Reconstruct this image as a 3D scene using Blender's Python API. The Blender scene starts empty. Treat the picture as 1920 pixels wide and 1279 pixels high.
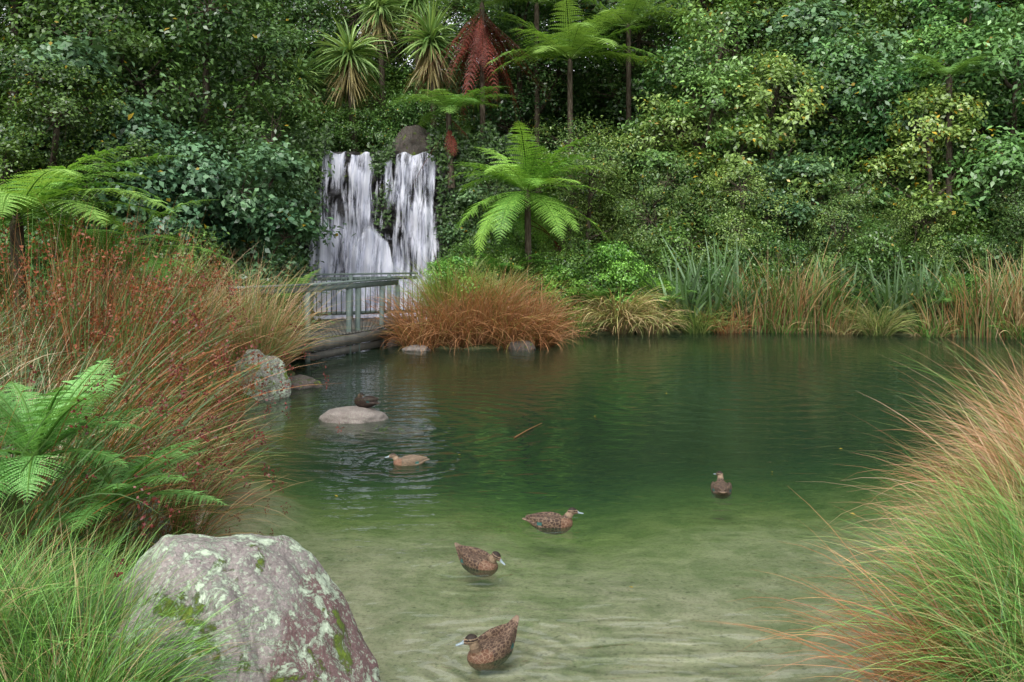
import bpy, bmesh, math, random
import numpy as np
from mathutils import Vector, Matrix, noise as mn
RNG=np.random.default_rng(7)
random.seed(7)
D=bpy.data
scene=bpy.context.scene
def link(o): scene.collection.objects.link(o); return o
def nrmz(v): return v/np.maximum(np.linalg.norm(v,axis=-1,keepdims=True),1e-9)
def sst(a,b,x):
    t=np.clip((x-a)/(b-a),0,1); return t*t*(3-2*t)

# ---------------------------------------------------------------- builder
class Bd:
    def __init__(s): s.V=[];s.F=[];s.C=[];s.M=[];s.n=0
    def add(s,v,f,c,m=0):
        v=np.asarray(v,float).reshape(-1,3); f=np.asarray(f,int).reshape(-1,4)
        c=np.asarray(c,float)
        if c.ndim==1: c=np.tile(c,(len(v),1))
        s.V.append(v); s.F.append(f+s.n); s.C.append(c[:,:3]); s.M.append(np.full(len(f),m,int)); s.n+=len(v)
    def mesh(s,name,mats,smooth=False):
        V=np.concatenate(s.V);F=np.concatenate(s.F);C=np.concatenate(s.C);M=np.concatenate(s.M)
        me=D.meshes.new(name)
        me.vertices.add(len(V)); me.vertices.foreach_set('co',V.astype(np.float32).ravel())
        me.loops.add(len(F)*4); me.loops.foreach_set('vertex_index',F.astype(np.int32).ravel())
        me.polygons.add(len(F)); me.polygons.foreach_set('loop_start',(np.arange(len(F))*4).astype(np.int32))
        me.polygons.foreach_set('material_index',M.astype(np.int32))
        if smooth: me.polygons.foreach_set('use_smooth',np.ones(len(F),bool))
        me.update(calc_edges=True)
        a=me.attributes.new('Col','FLOAT_COLOR','POINT')
        a.data.foreach_set('color',np.concatenate([np.clip(C,0,1),np.ones((len(C),1))],1).astype(np.float32).ravel())
        for m in mats: me.materials.append(m)
        return me
    def obj(s,name,mats,loc=(0,0,0),smooth=False):
        o=D.objects.new(name,s.mesh(name,mats,smooth)); o.location=loc; return link(o)

def tube(B,pts,rad,col,sides=6,m=0):
    pts=np.asarray(pts,float); n=len(pts)
    t=nrmz(np.gradient(pts,axis=0))
    up=np.array([0.3,0.2,1.0]) if abs(t[:,2]).mean()<0.8 else np.array([1.0,0.2,0.1])
    a=nrmz(np.cross(t,up)); b=np.cross(t,a)
    ang=np.linspace(0,2*np.pi,sides,endpoint=False)
    r=np.asarray(rad,float).reshape(-1,1,1)
    v=pts[:,None,:]+r*(np.cos(ang)[None,:,None]*a[:,None,:]+np.sin(ang)[None,:,None]*b[:,None,:])
    i=np.arange(n-1)[:,None]*sides; j=np.arange(sides)[None,:]; k=(j+1)%sides
    f=np.stack([i+j,i+k,i+sides+k,i+sides+j],-1).reshape(-1,4)
    B.add(v.reshape(-1,3),f,col,m)

def box(B,p,q,w,h,col,m=0):
    p=np.array(p,float);q=np.array(q,float);t=nrmz(q-p)
    if abs(t[2])>0.9: s=np.array([1.0,0,0])
    else: s=nrmz(np.cross(t,[0,0,1]))
    u=np.cross(s,t); v=[]
    for e in (p,q):
        for a,b in((-1,-1),(1,-1),(1,1),(-1,1)): v.append(e+s*a*w/2+u*b*h/2)
    B.add(v,[[0,1,2,3],[7,6,5,4],[0,4,5,1],[1,5,6,2],[2,6,7,3],[3,7,4,0]],col,m)

def blades(B,base,az,L,th0,droop,w,c0,c1,segs=6,p=1.4,jit=0.2,m=0,taper=2.0,wob=0.0):
    N=len(base); f=lambda x:np.broadcast_to(np.asarray(x,float),(N,)).copy()
    az,L,th0,droop,w=map(f,(az,L,th0,droop,w))
    s=np.linspace(0,1,segs+1)
    ang=th0[:,None]+droop[:,None]*s[None,:]**p
    ang=np.minimum(ang,2.9)
    azz=az[:,None]+wob*RNG.normal(size=(N,1))*s[None,:]**1.5
    dx=np.sin(ang)*np.cos(azz);dy=np.sin(ang)*np.sin(azz);dz=np.cos(ang)
    T=np.stack([dx,dy,dz],-1)
    st=T*(L/segs)[:,None,None]
    P=base[:,None,:]+np.concatenate([np.zeros((N,1,3)),np.cumsum(st[:,:-1],1)],1)
    side=np.stack([-np.sin(az),np.cos(az),0*az],-1)[:,None,:]+0*T
    nn=np.cross(side,T)
    tw=RNG.uniform(-1.0,1.0,N)[:,None,None]
    sd=side*np.cos(tw)+nn*np.sin(tw)
    wd=(w[:,None]*(1-s[None,:]**taper*0.93))[:,:,None]*0.5
    v=np.stack([P-sd*wd,P+sd*wd],2)
    c0=np.broadcast_to(np.asarray(c0,float),(N,3));c1=np.broadcast_to(np.asarray(c1,float),(N,3))
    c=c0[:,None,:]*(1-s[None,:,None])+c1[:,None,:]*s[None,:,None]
    c=c*(1+jit*RNG.normal(size=(N,1,1)))
    c=np.repeat(c[:,:,None,:],2,2)
    S=segs+1
    i=np.arange(N)[:,None]*S*2+np.arange(segs)[None,:]*2
    fc=np.stack([i,i+1,i+3,i+2],-1).reshape(-1,4)
    B.add(v.reshape(-1,3),fc,np.clip(c.reshape(-1,3),0.002,1),m)
    return P

def leaves(B,pos,nrm,size,col,asp=0.5,m=0,along=None):
    N=len(pos); size=np.broadcast_to(np.asarray(size,float),(N,))[:,None]
    nrm=nrmz(nrm); r=RNG.normal(size=(N,3)) if along is None else along+0.25*RNG.normal(size=(N,3))
    t=nrmz(r-nrm*(r*nrm).sum(1,keepdims=True)); s=np.cross(nrm,t)
    L=size;W=size*asp*0.5
    v=np.stack([pos,pos+t*L*0.45+s*W+nrm*W*0.3,pos+t*L-nrm*L*0.1,pos+t*L*0.45-s*W+nrm*W*0.3],1)
    i=np.arange(N)*4
    c=np.broadcast_to(np.asarray(col,float),(N,3))
    B.add(v.reshape(-1,3),np.stack([i,i+1,i+2,i+3],-1),np.repeat(c,4,0),m)

# ---------------------------------------------------------------- materials
def newmat(name):
    m=D.materials.new(name); m.use_nodes=True; nt=m.node_tree; nt.nodes.clear()
    out=nt.nodes.new('ShaderNodeOutputMaterial'); return m,nt,out
def N(nt,t,**k):
    n=nt.nodes.new(t)
    for a,b in k.items(): setattr(n,a,b)
    return n
def ramp(nt,stops,fac=None,interp='LINEAR'):
    r=N(nt,'ShaderNodeValToRGB'); e=r.color_ramp.elements; r.color_ramp.interpolation=interp
    while len(e)>1: e.remove(e[-1])
    e[0].position=stops[0][0]; c=stops[0][1]; e[0].color=(*c,1) if not np.isscalar(c) else (c,c,c,1)
    for p,c in stops[1:]:
        x=e.new(p); x.color=(*c,1) if not np.isscalar(c) else (c,c,c,1)
    if fac is not None: nt.links.new(fac,r.inputs[0])
    return r
def noise_tex(nt,scale,detail=4,rough=0.55,vec=None,dist=0):
    n=N(nt,'ShaderNodeTexNoise'); n.inputs['Scale'].default_value=scale; n.inputs['Detail'].default_value=detail
    n.inputs['Roughness'].default_value=rough; n.inputs['Distortion'].default_value=dist
    if vec is not None: nt.links.new(vec,n.inputs['Vector'])
    return n
def mixc(nt,fac,a,b,mode='MIX'):
    n=N(nt,'ShaderNodeMix',data_type='RGBA',blend_type=mode)
    for s,v in((n.inputs[0],fac),(n.inputs[6],a),(n.inputs[7],b)):
        if hasattr(v,'is_linked') : nt.links.new(v,s)
        elif np.isscalar(v): s.default_value=v
        else: s.default_value=(*v,1)
    return n.outputs[2]
def math_(nt,op,a,b=0.0,c=None):
    n=N(nt,'ShaderNodeMath',operation=op)
    for s,v in zip(n.inputs,(a,b,c)):
        if v is None: continue
        if hasattr(v,'is_linked'): nt.links.new(v,s)
        else: s.default_value=v
    return n.outputs[0]

def foliage_mat(name,rough=0.45,trans=0.3,glos=0.05,var=True):
    m,nt,out=newmat(name)
    a=N(nt,'ShaderNodeAttribute',attribute_name='Col'); col=a.outputs['Color']
    if var:
        oi=N(nt,'ShaderNodeObjectInfo')
        v=ramp(nt,[(0.0,(0.75,0.80,0.75)),(0.35,(1.15,1.1,0.8)),(0.7,(0.88,0.97,0.95)),(1.0,(1.2,1.15,0.9))],oi.outputs['Random'])
        col=mixc(nt,1.0,col,v.outputs[0],'MULTIPLY')
    p=N(nt,'ShaderNodeBsdfDiffuse'); nt.links.new(col,p.inputs[0])
    t=N(nt,'ShaderNodeBsdfTranslucent')
    tc=mixc(nt,1.0,col,(1.3,1.25,0.7),'MULTIPLY'); nt.links.new(tc,t.inputs[0])
    mx=N(nt,'ShaderNodeMixShader'); mx.inputs[0].default_value=trans
    nt.links.new(p.outputs[0],mx.inputs[1]);nt.links.new(t.outputs[0],mx.inputs[2])
    g=N(nt,'ShaderNodeBsdfGlossy'); g.inputs['Roughness'].default_value=rough
    m2=N(nt,'ShaderNodeMixShader'); m2.inputs[0].default_value=glos
    nt.links.new(mx.outputs[0],m2.inputs[1]); nt.links.new(g.outputs[0],m2.inputs[2]); nt.links.new(m2.outputs[0],out.inputs[0])
    return m
FOL=foliage_mat('leaf_foliage',0.35,0.22,0.045)
GRS=foliage_mat('grass_blades',0.45,0.3,0.03,False)
def bark():
    m,nt,out=newmat('bark'); g=N(nt,'ShaderNodeNewGeometry')
    mp=N(nt,'ShaderNodeMapping'); mp.inputs['Scale'].default_value=(6,6,1.5); nt.links.new(g.outputs['Position'],mp.inputs[0])
    n=noise_tex(nt,3,3,vec=mp.outputs[0]); r=ramp(nt,[(0.3,(0.03,0.022,0.015)),(0.7,(0.12,0.1,0.075))],n.outputs[0])
    p=N(nt,'ShaderNodeBsdfDiffuse'); nt.links.new(r.outputs[0],p.inputs[0])
    nt.links.new(p.outputs[0],out.inputs[0]); return m
BARK=bark()

def rock_mat(name,base,dark,lichen_amt=0.55,moss=0.62,wet=0.0,red=None,s=1.0,speck=0.8):
    m,nt,out=newmat(name); tc=N(nt,'ShaderNodeTexCoord'); P=tc.outputs['Object']
    n1=noise_tex(nt,2.2*s,8,0.65,P); c=ramp(nt,[(0.3,dark),(0.62,base)],n1.outputs[0]).outputs[0]
    nf=noise_tex(nt,45*s,4,0.7,P); c=mixc(nt,0.7,c,ramp(nt,[(0.3,0.4),(0.65,1.1)],nf.outputs[0]).outputs[0],'MULTIPLY')
    if red is not None:
        sx=N(nt,'ShaderNodeSeparateXYZ'); nt.links.new(P,sx.inputs[0])
        nr=noise_tex(nt,4,6,0.65,P); v=math_(nt,'ADD',sx.outputs[0],math_(nt,'MULTIPLY',nr.outputs[0],0.8))
        f=ramp(nt,[(0.74,0.0),(0.86,0.8)],v).outputs[0]
        c=mixc(nt,f,c,red)
    nl=noise_tex(nt,6*s,12,0.8,P,0.5); l=ramp(nt,[(lichen_amt,0.0),(lichen_amt+0.04,1.0)],nl.outputs[0]).outputs[0]
    ns=noise_tex(nt,30*s,6,0.75,P); l2=ramp(nt,[(0.54,0.0),(0.58,speck)],ns.outputs[0]).outputs[0]
    if speck>0: c=mixc(nt,l2,c,(0.36,0.42,0.32))
    c=mixc(nt,l,c,mixc(nt,nf.outputs[0],(0.24,0.32,0.20),(0.60,0.68,0.54)))
    nm=noise_tex(nt,3.0*s,10,0.74,P,0.3); mo=ramp(nt,[(moss,0.0),(moss+0.035,1.0)],nm.outputs[0]).outputs[0]
    c=mixc(nt,mo,c,mixc(nt,nf.outputs[0],(0.02,0.035,0.006),(0.20,0.30,0.02)))
    p=N(nt,'ShaderNodeBsdfPrincipled'); nt.links.new(c,p.inputs['Base Color']); p.inputs['Roughness'].default_value=0.85-0.5*wet
    h=math_(nt,'ADD',math_(nt,'MULTIPLY',n1.outputs[0],1.5),math_(nt,'ADD',math_(nt,'MULTIPLY',nf.outputs[0],0.4),math_(nt,'ADD',math_(nt,'MULTIPLY',mo,0.5),math_(nt,'MULTIPLY',l,0.12))))
    b=N(nt,'ShaderNodeBump'); b.inputs['Distance'].default_value=0.04; b.inputs['Strength'].default_value=0.9
    nt.links.new(h,b.inputs['Height']); nt.links.new(b.outputs[0],p.inputs['Normal']); nt.links.new(p.outputs[0],out.inputs[0])
    return m
ROCK_BIG=rock_mat('lichen_rock',(0.33,0.29,0.27),(0.17,0.145,0.135),0.505,0.56,red=(0.13,0.06,0.06),s=1.1)
ROCK=rock_mat('grey_rock',(0.26,0.235,0.215),(0.12,0.10,0.09),0.50,0.55,s=1.6)
ROCK_FLAT=rock_mat('pale_rock',(0.28,0.24,0.215),(0.15,0.12,0.105),0.64,0.75,s=2,speck=0.3)
ROCK_DARK=rock_mat('dark_rock',(0.08,0.06,0.05),(0.035,0.028,0.024),0.64,0.58,s=1.5,speck=0.2)
CLIFF=rock_mat('wet_cliff_rock',(0.035,0.03,0.028),(0.010,0.009,0.009),0.9,0.58,wet=0.7,s=0.8,speck=0.0)

# ---------------------------------------------------------------- terrain
SH=np.array([(0.3,3.3),(-1.0,3.9),(-1.55,5.3),(-2.3,6.6),(-2.85,8.1),(-3.4,9.8),(-3.9,11.2),(-4.1,12.8),(-4.1,14.6),(-4.1,16.3),(-4.6,18.2),(-6.6,20.5),(-7.2,24),(-7.6,30.6),
 (-1.6,30.6),(-2.1,27),(-2.7,24.2),(-3.0,22.2),(-2.6,21.4),(-1.4,21.0),(0.2,21.3),(1.0,22.4),(1.6,24.2),(3.5,24.9),(8,24.9),(12.5,23.7),(20,22.5),(24,20),(20,16),(13,13.2),(8,11),(5,8.8),(3.5,7.1),(2.55,5.6),(2.0,4.6),(1.6,3.6)])
def sdf(x,y):
    x=np.asarray(x,float);y=np.asarray(y,float); d=np.full(x.shape,1e9); ins=np.zeros(x.shape,bool)
    for i in range(len(SH)):
        a=SH[i];b=SH[(i+1)%len(SH)]; e=b-a
        t=np.clip(((x-a[0])*e[0]+(y-a[1])*e[1])/(e@e),0,1)
        d=np.minimum(d,np.hypot(x-a[0]-t*e[0],y-a[1]-t*e[1]))
        c=((a[1]<=y)!=(b[1]<=y)); xi=a[0]+(y-a[1])/(e[1] if abs(e[1])>1e-9 else 1e-9)*e[0]
        ins^=(c&(x<xi))
    return np.where(ins,-d,d)
def wob(x,y): return 0.5*np.sin(1.7*x+0.6*y)*np.sin(1.3*y-0.4*x)+0.3*np.sin(3.9*x-1.1*y+1)*np.sin(3.1*y+0.7)+0.2*np.sin(8.1*x+2.2*y)*np.sin(7.3*y-1.9*x)
def ground(x,y):
    x=np.asarray(x,float);y=np.asarray(y,float)
    d=sdf(x,y)+0.12*wob(x*1.5,y*1.5)
    n=wob(x,y)
    land=0.06+0.75*(1-np.exp(-np.maximum(d,0)/1.6))+0.07*n*np.minimum(np.maximum(d,0),1)
    far=sst(10,22,y); land=land*(1-0.35*far)
    hill=9.5*sst(27,48,y)+3.5*sst(-9,-28,x)*sst(4,18,y)+14*sst(45,120,y)+5*sst(16,40,x)*sst(10,22,y)
    land=land+hill*sst(0,1.5,d)+0.0
    win=sst(-9.5,-7.8,x)*(1-sst(-2.2,-0.4,x))
    land=np.maximum(land,5.45*win*sst(30.5,31.3,y))
    dd=np.maximum(-d,0)
    yy=y+0.35*np.sin(x*0.9+0.9)+0.2*np.sin(x*2.3)-0.03*(x-0.3)**2*(y<16)
    shelf=0.10+0.08*sst(5.0,8.0,yy)+0.95*np.clip((yy-7.6)/7.6,0,1)**1.15
    shelf=shelf+0.02*n
    slope=0.25+0.3*sst(9,12,y)+0.4*sst(14,18,y)
    bed=-np.minimum(dd*slope+0.02,np.maximum(shelf,0.08))
    return np.where(d>0,land,bed)
def gz(x,y): return float(ground(np.array([x]),np.array([y]))[0])
xs=np.concatenate([np.linspace(-260,-27,22)[:-1],np.linspace(-27,27,430),np.linspace(27,260,22)[1:]])
ys=np.concatenate([np.linspace(-200,-4,18)[:-1],np.linspace(-4,36,330),np.linspace(36,320,30)[1:]])
X,Y=np.meshgrid(xs,ys); Z=ground(X,Y)
nx,ny=len(xs),len(ys)
i=(np.arange(ny-1)[:,None]*nx+np.arange(nx-1)[None,:])
F=np.stack([i,i+1,i+nx+1,i+nx],-1).reshape(-1,4)
def ground_mat():
    m,nt,out=newmat('pond_bed_and_soil'); g=N(nt,'ShaderNodeNewGeometry'); P=g.outputs['Position']
    sx=N(nt,'ShaderNodeSeparateXYZ'); nt.links.new(P,sx.inputs[0])
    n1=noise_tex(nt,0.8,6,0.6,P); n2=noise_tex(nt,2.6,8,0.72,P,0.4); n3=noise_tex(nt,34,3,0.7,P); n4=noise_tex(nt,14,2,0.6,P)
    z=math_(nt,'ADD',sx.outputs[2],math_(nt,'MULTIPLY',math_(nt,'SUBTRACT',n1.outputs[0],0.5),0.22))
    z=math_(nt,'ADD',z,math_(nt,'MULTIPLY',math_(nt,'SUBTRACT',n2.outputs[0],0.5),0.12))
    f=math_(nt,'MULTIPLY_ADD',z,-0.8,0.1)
    bed=ramp(nt,[(0.02,(0.18,0.14,0.10)),(0.09,(0.42,0.36,0.27)),(0.2,(0.53,0.49,0.37)),(0.27,(0.42,0.43,0.26)),(0.36,(0.27,0.34,0.12)),(0.48,(0.13,0.23,0.065)),(0.62,(0.045,0.13,0.05)),(0.85,(0.012,0.06,0.033))],f)  # sand, mud and algae tones, darkened with depth to paint in water's light absorption
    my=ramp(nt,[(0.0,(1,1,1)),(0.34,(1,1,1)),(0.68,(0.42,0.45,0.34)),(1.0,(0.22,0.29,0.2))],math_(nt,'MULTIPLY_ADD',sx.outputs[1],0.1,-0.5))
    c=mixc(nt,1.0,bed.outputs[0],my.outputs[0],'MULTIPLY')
    c=mixc(nt,0.7,c,ramp(nt,[(0.38,(0.52,0.60,0.45)),(0.58,(1.1,1.07,1.05))],n2.outputs[0]).outputs[0],'MULTIPLY')
    c=mixc(nt,0.55,c,ramp(nt,[(0.3,0.4),(0.5,1.05)],n3.outputs[0]).outputs[0],'MULTIPLY')
    c=mixc(nt,0.6,c,ramp(nt,[(0.28,0.35),(0.36,1.0)],n4.outputs[0]).outputs[0],'MULTIPLY')
    soil=ramp(nt,[(0.35,(0.03,0.022,0.012)),(0.6,(0.035,0.05,0.015))],n2.outputs[0])
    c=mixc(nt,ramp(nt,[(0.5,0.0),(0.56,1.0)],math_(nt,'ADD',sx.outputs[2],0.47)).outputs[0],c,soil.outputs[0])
    p=N(nt,'ShaderNodeBsdfDiffuse'); nt.links.new(c,p.inputs[0])
    nt.links.new(p.outputs[0],out.inputs[0]); return m
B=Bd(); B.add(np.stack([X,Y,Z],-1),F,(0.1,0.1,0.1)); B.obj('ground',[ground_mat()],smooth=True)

# ---------------------------------------------------------------- water
def water_mat():
    m,nt,out=newmat('pond_water'); g=N(nt,'ShaderNodeNewGeometry'); P=g.outputs['Position']
    mp=N(nt,'ShaderNodeMapping'); mp.inputs['Scale'].default_value=(0.7,1.6,1); nt.links.new(P,mp.inputs[0])
    n1=noise_tex(nt,1.6,2,0.5,mp.outputs[0],0.3); n2=noise_tex(nt,7,1,0.5,mp.outputs[0],0.2)
    h=math_(nt,'ADD',math_(nt,'MULTIPLY',n1.outputs[0],0.015),math_(nt,'MULTIPLY',n2.outputs[0],0.0055))
    mp3=N(nt,'ShaderNodeMapping'); mp3.inputs['Scale'].default_value=(1.5,4.5,1); mp3.inputs['Rotation'].default_value=(0,0,0.2); nt.links.new(P,mp3.inputs[0])
    n3=noise_tex(nt,1.3,1,0.5,mp3.outputs[0],0.6)
    def fall(cx,cy,reach):
        v=N(nt,'ShaderNodeVectorMath',operation='DISTANCE'); nt.links.new(P,v.inputs[0]); v.inputs[1].default_value=(cx,cy,0)
        d=v.outputs['Value']
        return d,math_(nt,'POWER',2.718,math_(nt,'MULTIPLY',math_(nt,'POWER',math_(nt,'DIVIDE',d,reach),2.0),-1.0))
    h=math_(nt,'ADD',h,math_(nt,'MULTIPLY',math_(nt,'MULTIPLY',n3.outputs[0],0.05),fall(0.9,5.3,0.9)[1]))
    for cx,cy,freq,amp,reach in [(-1.6,12.4,19,0.0022,4.2),(-0.1,5.6,34,0.006,0.55),(-0.27,7.1,36,0.0035,0.4),(0.34,8.07,36,0.003,0.45),(-1.2,10.3,26,0.003,1.0),(2.17,9.2,28,0.003,0.9),(4,15,14,0.0022,4.5)]:
        d,fl=fall(cx,cy,reach)
        wv=math_(nt,'SINE',math_(nt,'MULTIPLY',math_(nt,'ADD',d,math_(nt,'MULTIPLY',n1.outputs[0],0.35)),freq))
        h=math_(nt,'ADD',h,math_(nt,'MULTIPLY',math_(nt,'MULTIPLY',wv,amp),fl))
    b=N(nt,'ShaderNodeBump'); b.inputs['Distance'].default_value=1.0; b.inputs['Strength'].default_value=1.0; nt.links.new(h,b.inputs['Height'])
    fr=N(nt,'ShaderNodeFresnel'); fr.inputs[0].default_value=1.52; nt.links.new(b.outputs[0],fr.inputs['Normal'])
    gl=N(nt,'ShaderNodeBsdfGlossy'); gl.inputs['Roughness'].default_value=0.01; nt.links.new(b.outputs[0],gl.inputs['Normal'])
    tr=N(nt,'ShaderNodeBsdfTransparent'); tr.inputs[0].default_value=(0.93,0.98,0.93,1)
    df=N(nt,'ShaderNodeBsdfDiffuse'); df.inputs[0].default_value=(0.09,0.18,0.10,1)
    m0=N(nt,'ShaderNodeMixShader'); m0.inputs[0].default_value=0.12; nt.links.new(tr.outputs[0],m0.inputs[1]); nt.links.new(df.outputs[0],m0.inputs[2])
    mx=N(nt,'ShaderNodeMixShader'); nt.links.new(fr.outputs[0],mx.inputs[0]); nt.links.new(m0.outputs[0],mx.inputs[1]); nt.links.new(gl.outputs[0],mx.inputs[2])
    nt.links.new(mx.outputs[0],out.inputs[0]); return m
B=Bd(); B.add([(-9,2.5,0),(26,2.5,0),(26,31,0),(-9,31,0)],[[0,1,2,3]],(1,1,1)); B.obj('pond_water',[water_mat()])

# ---------------------------------------------------------------- plants
GAIN=1.9
def tree_mesh(name,seed,H,R,cb,nleaf,leaf,cA,cB,nl=9,nc=16,asp=0.5,cr=0.17,odd=0.01,oddc=(0.35,0.25,0.03),upright=1.0):
    r=np.random.default_rng(seed); B=Bd()
    lob=[]
    for k in range(nl):
        z=cb*H+(H*0.93-cb*H)*((k+0.5)/nl); prof=math.sin(math.pi*min(0.93,0.18+0.75*(z/H-cb)/(1-cb)))
        a=k*2.4+r.uniform(-.5,.5); rr=R*0.66*prof*r.uniform(0.55,1.0)
        lob.append((np.array([rr*math.cos(a),rr*math.sin(a),z]),R*r.uniform(0.28,0.46)))
    tp=np.array([[0.08*R*math.sin(t*4+seed),0.06*R*math.cos(t*3+seed),t*H*0.85] for t in np.linspace(0,1,8)])
    tube(B,tp,np.linspace(0.022*H,0.006*H,8),(0.1,0.1,0.1),7,1)
    n_per=max(4,nleaf//(nl*nc)); cA=np.array(cA)*GAIN*0.8;cB=np.array(cB)*GAIN
    PP=[];NN=[];CC=[];SS=[]
    for c,lr in lob:
        t0=tp[min(7,int(max(0,(c[2]-0.25*R)/(H*0.85)*7)))]
        mid=(t0+c)/2+np.array([0,0,-0.08*R])
        tube(B,[t0,mid,c],[0.010*H,0.007*H,0.004*H],(0.1,0.1,0.1),5,1)
        d=r.normal(size=(nc,3)); d[:,2]=d[:,2]*0.8+0.25; d=nrmz(d)
        cs=c+d*lr*r.uniform(0.7,1.15,(nc,1))*np.array([1,1,upright])
        lobtone=r.uniform(0,1)
        for q,dd in zip(cs,d):
            tube(B,[c,(c+q)/2+r.normal(size=3)*0.05*R,q+dd*0.1],[0.0025*H,0.0015*H,0.0006*H],(0.1,0.1,0.1),3,1)
            k=n_per
            o=r.normal(size=(k,3))*np.array([1,1,0.55])*cr*R*r.uniform(0.5,1.15)
            PP.append(q+o); NN.append(0.5*dd+np.array([0,0,0.6])+0.25*nrmz(o)+0.45*r.normal(size=(k,3)))
            tone=np.clip(0.45*lobtone+0.6*r.uniform()-0.05+0.2*r.normal(size=(k,1)),0,1)
            col=cA*(1-tone)+cB*tone; col=col*(1+0.18*r.normal(size=(k,1)))
            od=r.uniform(size=k)<odd; col[od]=np.array(oddc)*r.uniform(0.6,1.2,(od.sum(),1))
            CC.append(col); SS.append(leaf*r.uniform(0.6,1.3,k))
    leaves(B,np.concatenate(PP),np.concatenate(NN),np.concatenate(SS),np.clip(np.concatenate(CC),0.003,1),asp,0)
    return B.mesh(name,[FOL,BARK])
def place(me,name,x,y,s=1.0,rot=0.0,z=None,sz=None):
    o=D.objects.new(name,me); o.location=(x,y,(gz(x,y)-0.1) if z is None else z); o.scale=(s,s,sz or s); o.rotation_euler=(0,0,rot); return link(o)

T_dark =tree_mesh('dark_evergreen',11,10,3.6,0.12,36000,0.15,(0.010,0.030,0.010),(0.055,0.105,0.030),12,20,0.5,0.125,0.006)
T_dark2=tree_mesh('dark_evergreen_b',12,10,3.3,0.10,36000,0.13,(0.013,0.036,0.009),(0.068,0.12,0.026),12,22,0.55,0.115,0.008)
T_blue =tree_mesh('broad_leaf_shiny',13,6,2.2,0.05,14000,0.17,(0.02,0.055,0.028),(0.085,0.15,0.08),9,16,0.65,0.14,0.006)
T_mid  =tree_mesh('broadleaf_mid',14,9,3.0,0.10,30000,0.16,(0.022,0.06,0.015),(0.12,0.195,0.055),11,20,0.5,0.12,0.02)
T_yel  =tree_mesh('broadleaf_yellowish',15,7,2.1,0.08,17000,0.15,(0.03,0.07,0.015),(0.14,0.205,0.07),11,16,0.55,0.13,0.04,upright=1.4)
T_fine =tree_mesh('fine_leaf',16,5,2.2,0.05,30000,0.08,(0.02,0.055,0.015),(0.12,0.18,0.055),10,22,0.4,0.12,0.01)
T_brt  =tree_mesh('bright_leaf',17,9,2.7,0.08,21000,0.19,(0.022,0.07,0.02),(0.10,0.19,0.06),11,16,0.5,0.13,0.01)
T_shrub=tree_mesh('shrub_bright',18,2.4,1.1,0.03,12000,0.075,(0.03,0.10,0.015),(0.13,0.25,0.045),8,14,0.5,0.15,0.0)
T_shrub2=tree_mesh('shrub_dark',19,2.6,1.4,0.0,12000,0.09,(0.014,0.045,0.012),(0.07,0.13,0.03),9,14,0.5,0.16,0.01)

bt='broadleaf_tree'; et='evergreen_tree'
for a in [
 (T_dark,et,-8.4,23.5,1.0,0.3),(T_dark2,et,-12.2,21.5,1.05,1.4),(T_dark,et,-16.5,23,1.15,2.6),(T_dark2,et,-10.5,27.5,1.1,4.0),(T_dark,et,-14,29,1.2,5.0),(T_dark2,et,-20,27,1.2,0.5),
 (T_dark2,et,-9.6,18.6,0.62,2.2),(T_dark,et,-12.6,16.8,0.6,0.9),(T_dark2,et,-15.5,17.5,0.7,0.1),
 (T_dark,et,-8.5,33,0.9,1.1),(T_dark2,et,-4.8,36,1.1,2.1),(T_dark,et,0.5,34.5,1.0,3.3),(T_dark2,et,-11,34,1.2,0.3),(T_dark,et,-2.0,40,1.2,5.6),(T_dark2,et,-7,41,1.2,2.6),
 (T_dark,et,4.5,35,1.05,0.9),(T_mid,bt,8.5,35,1.3,1.9),(T_dark2,et,12.5,34,1.2,3.0),(T_brt,bt,16.5,33,1.3,0.3),(T_dark,et,20.5,33,1.2,2.0),(T_mid,bt,25,31,1.3,1.0),
 (T_dark2,et,2.5,41,1.3,1.3),(T_dark2,et,6,41,1.3,0.3),(T_dark,et,9.5,41.5,1.3,4.3),(T_dark,et,12.5,41,1.3,1.3),(T_mid,bt,15.5,39.5,1.4,2.3),(T_dark,et,18.8,38,1.35,0.3),(T_dark2,et,21.5,38,1.4,1.3),(T_dark2,et,25,38,1.3,3.3),(T_dark,et,-13,40,1.3,1.0),(T_dark2,et,-19,38,1.3,2.0),
 (T_mid,bt,6.3,29.8,1.0,0.2),(T_yel,bt,8.3,28.8,1.15,2.0),(T_dark,et,10.6,30.5,0.9,0.4),(T_brt,bt,11.4,29.4,0.95,4.0),(T_yel,bt,13.0,27.6,1.0,1.0),(T_brt,bt,16.0,28.0,1.05,1.0),(T_mid,bt,19,27,1.0,3.0),(T_brt,bt,23,26,1.0,5.0),
 (T_yel,bt,5.0,29.5,0.95,3.4),(T_brt,bt,14.2,29.5,1.0,2.5)]: place(*a)
for a in [(T_fine,2.6,28.6,1.15,0.5),(T_fine,4.6,28.0,0.9,2.5),(T_fine,7.0,27.3,0.95,4.5),(T_fine,-0.6,29.8,0.85,1.5),(T_fine,9.9,27.3,0.85,3.1),(T_fine,15.3,26.2,0.8,0.1),(T_fine,12,26.6,0.7,5.1),(T_fine,3.2,31.5,1.0,1.0)]:
    place(a[0],'fine_leaved_shrub',*a[1:])
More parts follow.
